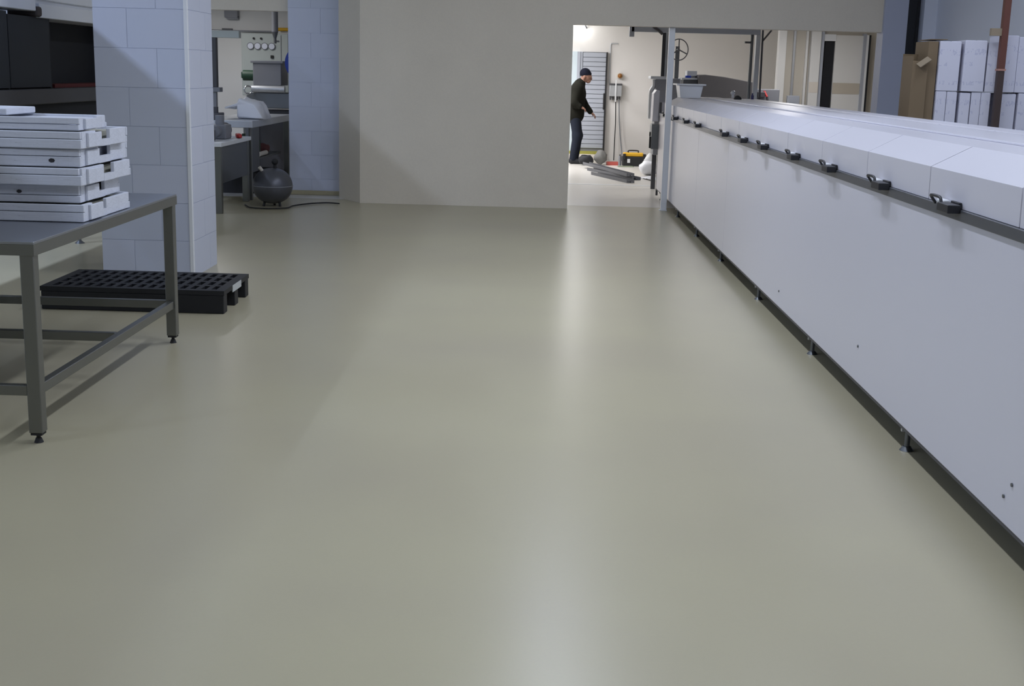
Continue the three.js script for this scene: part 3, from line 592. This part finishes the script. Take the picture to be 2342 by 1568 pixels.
// ------------------------------------------------------------------ far room: right side behind the machine
{
  const t = thing('gantry_frame', 'grey steel gantry with horizontal beam below the lintel behind the machine', 'frame', [0, 0, -17.6]);
  part('cross_beam', bx(1.26, 2.165, -0.04, 3.0, 2.235, 0.04, 0.004), M.shutter, t);
  part('drop_bracket', bx(1.235, 2.10, -0.04, 1.30, 2.235, 0.04, 0.004), M.shutter, t);
  part('upright', bx(2.945, 0, -0.04, 3.005, 2.165, 0.04, 0.004), M.steelPale, t);
  part('upright', cyl([2.895, 0, 0], [2.895, 2.165, 0], 0.022), M.steelDark, t);
  part('stay', [cyl([3.06, 0, 0], [3.035, 2.23, 0], 0.014), cyl([3.035, 2.08, 0], [3.15, 2.23, 0], 0.012)], M.darkPaint, t);
  part('clip', bx(2.8, 2.05, -0.03, 2.88, 2.075, 0.03), M.darkPaint, t);
  part('cable_bundle', [cyl([1.36, 2.245, 0], [1.55, 2.245, 0], 0.03), tube([[1.55, 2.24, 0.05], [1.62, 2.19, 0.05], [1.68, 2.14, 0.06]], 0.02, 12)], M.darkPaint, t);
}
{
  const t = thing('plastic_curtain', 'two dark hanging strips beside the thin white post', 'curtain', [0, 0, -19.0]);
  part('strip', bx(1.82, 1.55, -0.012, 1.87, FH, 0.012, 0.003), M.black, t);
  part('strip', bx(1.905, 1.55, -0.012, 1.965, FH, 0.012, 0.003), M.black, t);
  part('backing', bx(1.865, 1.55, -0.05, 1.91, FH, -0.02), M.steelPale, t);
}
{
  const t = thing('steel_hopper', 'dark grey steel hopper with sloping top behind the white machine', 'machine', [0, 0, -19.0]);
  part('body', prismZ([[2.33, 0.9], [3.13, 0.9], [3.13, 1.535], [2.70, 1.60], [2.42, 1.625], [2.33, 1.615]], -0.5, 0.4, 0.008), mat(0.13, 0.125, 0.13, 0.5), t);
  part('head_box', bx(2.12, 1.0, -0.2, 2.33, 1.56, 0.3, 0.01), mat(0.06, 0.065, 0.075, 0.5), t);
  part('head_lid', [bx(2.10, 1.545, -0.2, 2.33, 1.575, 0.3, 0.006), bx(2.19, 1.60, -0.1, 2.335, 1.675, 0.15, 0.006), bx(2.24, 1.575, -0.05, 2.32, 1.6, 0.1)], M.steelPale, t);
  part('blue_tape', bx(2.16, 1.575, 0.15, 2.23, 1.605, 0.3), M.blue, t, undefined, 'blue tape');
  part('stand', [bx(2.36, 0, -0.4, 2.44, 0.9, -0.32), bx(3.0, 0, -0.4, 3.08, 0.9, -0.32), bx(2.36, 0, 0.3, 2.44, 0.9, 0.38), bx(3.0, 0, 0.3, 3.08, 0.9, 0.38), bx(2.14, 0, 0, 2.22, 1.0, 0.1)], M.steelDark, t);
}
{
  const t = thing('grey_pump_housing', 'grey machine housing with pale cap left of the white post', 'machine', [0, 0, -18.1]);
  part('body', bx(1.66, 0.5, -0.2, 2.0, 1.56, 0.15, 0.015), M.greyPaint, t);
  part('cap', bx(1.58, 1.545, -0.2, 1.86, 1.585, 0.18, 0.008), M.steelPale, t);
  part('pipe', tube([[1.64, 1.54, 0.1], [1.64, 1.45, 0.1], [1.60, 1.36, 0.1], [1.60, 1.0, 0.1]], 0.03, 20), M.steelPale, t);
  part('stand', [bx(1.68, 0, -0.18, 1.74, 0.5, -0.12), bx(1.9, 0, 0.05, 1.96, 0.5, 0.12)], M.darkPaint, t);
}
{
  const t = thing('handwheel_unit', 'thin dark control wheel on a bracket beside the white post', 'wheel', [2.05, 1.97, -18.85]);
  part('rim', new THREE.TorusGeometry(0.15, 0.008, 8, 36).rotateY(0.35), M.darkPaint, t);
  part('spoke', [cyl([0, 0, 0], [0.13, -0.06, -0.04], 0.009), cyl([0, 0, 0], [-0.12, -0.08, 0.04], 0.009), cyl([0, 0, 0], [0, 0.15, 0], 0.009)], M.darkPaint, t);
  part('bracket', [cyl([0, 0, 0], [0, 0, -0.15], 0.02), bx(-0.03, -1.97, -0.2, 0.03, 0.05, -0.15)], M.steelDark, t);
}
{ // white crate on the machine
  const t = thing('white_crate', 'white plastic crate with flared rim standing on the far end of the machine', 'crate', [1.90, 1.333, -16.05]);
  const w = 0.15, d = 0.2, h = 0.17; const tap = g => { const p = g.attributes.position; for (let i = 0; i < p.count; i++) { const k = 0.82 + 0.18 * p.getY(i) / h; p.setX(i, p.getX(i) * k); p.setZ(i, p.getZ(i) * k); } return g; };
  part('body', [bx(-w, 0, -d, w, 0.01, d), bx(-w, 0.01, d - 0.012, w, h, d, 0.004), bx(-w, 0.01, -d, w, h, -d + 0.012, 0.004), bx(-w, 0.01, -d + 0.012, -w + 0.012, h, d - 0.012), bx(w - 0.012, 0.01, -d + 0.012, w, h, d - 0.012)].map(tap), M.trimWhite, t);
  part('rim', [bx(-w - 0.03, h - 0.02, d - 0.005, w + 0.03, h, d + 0.025, 0.005), bx(-w - 0.03, h - 0.02, -d - 0.025, w + 0.03, h, -d + 0.005, 0.005), bx(-w - 0.03, h - 0.02, -d + 0.005, -w + 0.001, h, d - 0.005, 0.004), bx(w - 0.001, h - 0.02, -d + 0.005, w + 0.03, h, d - 0.005, 0.004)], M.trimWhite, t);
}
// small things on the machine's top behind
single('black_bowl', 'small black upturned bowl on the machine top before the dark hopper', 'bowl', new THREE.SphereGeometry(0.05, 16, 8, 0, Math.PI * 2, 0, Math.PI / 2), M.rubber, [2.50, 1.327, -16.0]);
single('wrapped_fitting', 'small pale fitting beside the black bowl on the machine top', 'part', [cyl([0, 0, 0], [0, 0.04, 0], 0.018), crumb(0.03, 2).translate(0, 0.03, 0)], M.steelPale, [2.50, 1.340, -16.4]);
single('blue_bottle', 'small dark blue bottle on the machine top by the gantry post', 'bottle', [cyl([0, 0, 0], [0, 0.05, 0], 0.018), cyl([0, 0.05, 0], [0, 0.075, 0], 0.009)], mat(0.03, 0.03, 0.12, 0.4), [2.68, 1.333, -16.0]);
{
  const t = thing('valve_unit', 'dark box with red valve lever between the gantry post and white upright', 'valve', [3.4, 0, -19.0]);
  part('housing', bx(-0.2, 0.6, -0.15, 0.16, 1.44, 0.1, 0.01), M.greyPaint, t);
  part('lever', cyl([-0.07, 1.41, 0.12], [-0.03, 1.33, 0.16], 0.016), M.red, t, undefined, 'red lever');
  part('valve_body', [bx(-0.17, 1.32, 0.1, -0.06, 1.40, 0.16, 0.01), cyl([-0.03, 1.33, 0.15], [0, 1.2, 0.15], 0.018)], M.darkPaint, t);
  part('stand', bx(-0.15, 0, -0.1, -0.07, 0.6, 0), M.steelDark, t);
}
{ // partition with posts and a cold room door at the right back
  const t = struct('wall_partition', 'beige partition behind the right end of the machine', bx(3.82, 0, -20.25, 6.6, FH, -20.05), mat(0.60, 0.56, 0.49, 0.6));
  part('white_upright', bx(3.70, 0, -20.1, 3.815, FH, -19.95, 0.004), M.white, t);
  part('grey_upright', bx(3.93, 0, -20.05, 3.965, FH, -19.99, 0.004), M.steelPale, t);
  part('light_strip', bx(4.12, 0, -20.05, 4.155, FH, -19.98, 0.004), M.white, t);
  part('white_column', bx(4.19, 0, -20.05, 4.335, FH, -19.92, 0.004), M.white, t);
  part('blue_shade_strip', bx(4.335, 0, -20.05, 4.39, FH, -19.95, 0.004), M.shutter, t);  // bluish shade of the white column put in as a coloured strip
  part('beige_band', bx(4.192, 1.40, -19.92, 4.333, 1.56, -19.915), M.cream, t);
  const d = struct('door_2', 'white insulated door with beige band behind the machine', bx(4.565, 0.05, -20.05, 4.985, 2.27, -19.97, 0), M.white);
  part('band', bx(4.567, 1.39, -19.97, 4.983, 1.556, -19.965), mat(0.55, 0.5, 0.42, 0.6), d);
  part('bottom_rail', bx(4.567, 1.09, -19.97, 4.983, 1.105, -19.96), M.greyPaint, d);
  part('frame_head', bx(4.39, 2.18, -20.05, 4.565, 2.28, -19.96), M.trimWhite, d);
  const b = struct('trim_4', 'blue-grey post with black edge right of the white door', bx(4.985, 0, -20.05, 5.03, 2.3, -19.94), M.shutter);
  part('white_edge', bx(5.03, 0, -20.05, 5.065, 2.28, -19.94), M.trimWhite, b);
  part('black_edge', bx(5.065, 0, -20.05, 5.095, 2.28, -19.94), M.black, b);
  const p = thing('dark_strip_door', 'narrow dark opening panel left of the white insulated door', 'door', [4.485, 0, -20.04]);
  part('sheet', bx(-0.075, 0.02, -0.005, 0.075, 2.175, 0.03, 0.003), M.black, p);
  part('pull', bx(0.05, 1.2, 0.03, 0.06, 1.32, 0.045), M.rubber, p);
}
{
  const t = thing('grey_socket_box', 'small grey box with two black plugs behind the machine', 'box', [3.96, 0, -19.9]);
  part('body', bx(-0.09, 1.17, -0.06, 0.09, 1.345, 0.06, 0.008), M.shutter, t);
  for (const x of [-0.05, 0.03]) part('plug', cyl([x, 1.2, 0.06], [x, 1.2, 0.1], 0.025), M.rubber, t);
  part('stand', bx(-0.03, 0, -0.04, 0.03, 1.17, 0.02), M.greyPaint, t);
}

// ------------------------------------------------------------------ the man
{
  const V = (x, y, z) => [x, y, z];
  function field(caps, k) { // smooth union of tapered capsules
    const C = caps.map(([a, b, r0, r1]) => { const d = [b[0] - a[0], b[1] - a[1], b[2] - a[2]]; return [a, d, d[0] * d[0] + d[1] * d[1] + d[2] * d[2] || 1e-9, r0, r1 ?? r0]; });
    return (x, y, z) => {
      let m = 9;
      for (const [a, d, l, r0, r1] of C) {
        const px = x - a[0], py = y - a[1], pz = z - a[2]; let t = (px * d[0] + py * d[1] + pz * d[2]) / l; t = t < 0 ? 0 : t > 1 ? 1 : t;
        const s = Math.hypot(px - t * d[0], py - t * d[1], pz - t * d[2]) - (r0 + (r1 - r0) * t);
        const h = Math.max(k - Math.abs(m - s), 0) / k; m = Math.min(m, s) - h * h * k * 0.25;
      }
      return m;
    };
  }
  function mesh(f, c, half, res) {
    const mc = new MarchingCubes(res, M.skin, false, false, 60000); mc.isolation = 0;
    const hs = res / 2; let q = 0;
    for (let k = 0; k < res; k++) for (let j = 0; j < res; j++) for (let i = 0; i < res; i++) mc.field[q++] = -f(c[0] + (i - hs) / hs * half, c[1] + (j - hs) / hs * half, c[2] + (k - hs) / hs * half);
    mc.update();
    let g = new THREE.BufferGeometry(); g.setAttribute('position', new THREE.BufferAttribute(mc.positionArray.slice(0, mc.count * 3), 3));
    g = mergeVertices(g, 1e-4); g.scale(half, half, half); g.translate(...c); g.computeVertexNormals();
    g.setAttribute('uv', new THREE.BufferAttribute(new Float32Array(g.attributes.position.count * 2), 2)); return g;
  }
  const t = thing('person', 'man in dark jacket, jeans and black knit cap looking down beside the slatted door', 'person', [0.70, 0, -23.1]);
  // local frame: faces +x, camera side +z
  const hip = [0.0, 0.92, 0], chest = [0.03, 1.24, 0], neck = [0.075, 1.42, 0], head = [0.19, 1.555, 0.01];
  const sh = s => [0.035, 1.345, s * 0.17];
  const elbowN = [-0.03, 1.08, 0.25], wristN = [0.07, 1.03, 0.26];
  const elbowF = [0.15, 1.10, -0.2], wristF = [0.285, 0.93, -0.16];
  const kneeN = [0.05, 0.50, 0.09], ankN = [-0.01, 0.09, 0.10], kneeF = [0.08, 0.50, -0.09], ankF = [0.04, 0.09, -0.10];
  const trunk = [[hip, chest, 0.125, 0.135], [[0.0, 0.92, 0.07], [0.03, 1.25, 0.09], 0.10, 0.10], [[0.0, 0.92, -0.07], [0.03, 1.25, -0.09], 0.10, 0.10], [sh(1), sh(-1), 0.075, 0.075], [chest, neck, 0.10, 0.06]];
  const arm = (s, e, w, o) => [[sh(s), e, 0.056 + o, 0.045 + o], [e, w, 0.044 + o, 0.032 + o]];
  const leg = (s, k, a, o) => [[[0.0, 0.90, s * 0.09], k, 0.088 + o, 0.058 + o], [k, a, 0.058 + o, 0.043 + o]];
  const foot = (a, o) => [[[a[0] - 0.02, 0.05, a[2]], [a[0] + 0.17, 0.035, a[2]], 0.042 + o, 0.034 + o], [a, [a[0] - 0.02, 0.05, a[2]], 0.04 + o, 0.042 + o]];
  const hand = (w, dir, up, side) => { // palm, four fingers, thumb
    const A = new THREE.Vector3(...dir).normalize(), S = new THREE.Vector3(...side).normalize(), U = new THREE.Vector3(...up).normalize(), o = new THREE.Vector3(...w);
    const at = (f, s, u) => { const p = o.clone().addScaledVector(A, f).addScaledVector(S, s).addScaledVector(U, u); return [p.x, p.y, p.z]; };
    const c = [[at(0, 0, 0), at(0.08, 0.022, 0), 0.021, 0.014], [at(0, 0, 0), at(0.08, -0.022, 0), 0.021, 0.014]];
    [[-0.03, 0.066], [-0.01, 0.078], [0.011, 0.073], [0.03, 0.056]].forEach(([s, l]) => c.push([at(0.078, s, 0), at(0.078 + l * 0.5, s * 1.1, -0.010), 0.0098, 0.009], [at(0.078 + l * 0.5, s * 1.1, -0.010), at(0.078 + l * 0.8, s * 1.1, -0.036), 0.009, 0.008]));
    c.push([at(0.018, -0.024, 0), at(0.052, -0.055, -0.012), 0.013, 0.011], [at(0.052, -0.055, -0.012), at(0.085, -0.06, -0.026), 0.011, 0.009]);
    return c;
  };
  const hN = hand([0.075, 1.028, 0.26], [0.85, -0.35, -0.2], [0.3, 0.9, 0.3], [0.2, -0.2, 1]);
  const hF = hand([0.29, 0.925, -0.16], [0.8, -0.6, 0.1], [0.6, 0.8, 0.1], [0, 0, 1]);
  const headC = [[[0.175, 1.59, 0], [0.19, 1.56, 0], 0.088, 0.085], [[0.20, 1.51, 0], [0.222, 1.472, 0], 0.062, 0.042], [[0.266, 1.53, 0], [0.280, 1.508, 0], 0.011, 0.013], [[0.15, 1.545, 0.085], [0.145, 1.52, 0.085], 0.02, 0.014], [[0.15, 1.545, -0.085], [0.145, 1.52, -0.085], 0.02, 0.014], [[0.26, 1.545, 0.03], [0.26, 1.545, -0.03], 0.016], [[0.252, 1.480, 0.016], [0.252, 1.480, -0.016], 0.011], [neck, [0.165, 1.53, 0], 0.055, 0.058]];
  const body = mergeGeometries([mesh(field([...trunk, ...arm(1, elbowN, wristN, -0.01), ...arm(-1, elbowF, wristF, -0.01), ...leg(1, kneeN, ankN, -0.012), ...leg(-1, kneeF, ankF, -0.012), ...foot(ankN, -0.008), ...foot(ankF, -0.008)], 0.05), [0.05, 0.77, 0], 0.84, 120),
    mesh(field(headC, 0.03), [0.19, 1.54, 0], 0.17, 84), mesh(field(hN, 0.012), [0.12, 1.0, 0.25], 0.13, 76), mesh(field(hF, 0.012), [0.34, 0.88, -0.155], 0.13, 76)]);
  part('body', body, M.skin, t);
  part('jacket', mesh(field([...trunk.map(([a, b, r, s]) => [a, b, r + 0.034, s + 0.028]), [[0.0, 0.87, 0.03], [0.0, 0.95, -0.03], 0.165], ...arm(1, elbowN, wristN, 0.020), ...arm(-1, elbowF, wristF, 0.018), [[0.07, 1.41, 0], [0.095, 1.435, 0], 0.075, 0.068]], 0.05), [0.06, 1.13, 0], 0.46, 96), M.jacket, t);
  part('trousers', mesh(field([...leg(1, kneeN, ankN, 0.020), ...leg(-1, kneeF, ankF, 0.020), [[0.0, 0.90, 0.05], [0.0, 0.90, -0.05], 0.125]], 0.05), [0.03, 0.53, 0], 0.56, 104), M.jeans, t);
  part('shoe', mesh(field(foot(ankN, 0.008), 0.03), [0.06, 0.07, 0.10], 0.2, 64).translate(0, 0.006, 0), M.shoe, t);
  part('shoe', mesh(field(foot(ankF, 0.008), 0.03), [0.11, 0.07, -0.10], 0.2, 64).translate(0, 0.006, 0), M.shoe, t);
  const capF = field([[[0.165, 1.60, 0], [0.185, 1.575, 0], 0.100, 0.096]], 0.02);
  part('knit_cap', mesh((x, y, z) => Math.max(capF(x, y, z), (1.572 - y) + (x - 0.18) * 0.12), [0.175, 1.6, 0], 0.16, 64), M.hat, t);
  for (const s of [1, -1]) part('eye', new THREE.SphereGeometry(0.011, 10, 8).translate(0.262, 1.535, s * 0.032), mat(0.02, 0.015, 0.012, 0.3), t);
}
single('dark_bundle', 'black cloth bundle on the floor at the man\'s feet', 'bag', crumb(0.10, 4.4, 1.3, 0.9, 0.9), M.shoe, [0.92, 0, -22.72]);

scene.traverse(o => { if (o.isMesh) { o.castShadow = true; o.receiveShadow = true; } });
renderer.render(scene, camera);
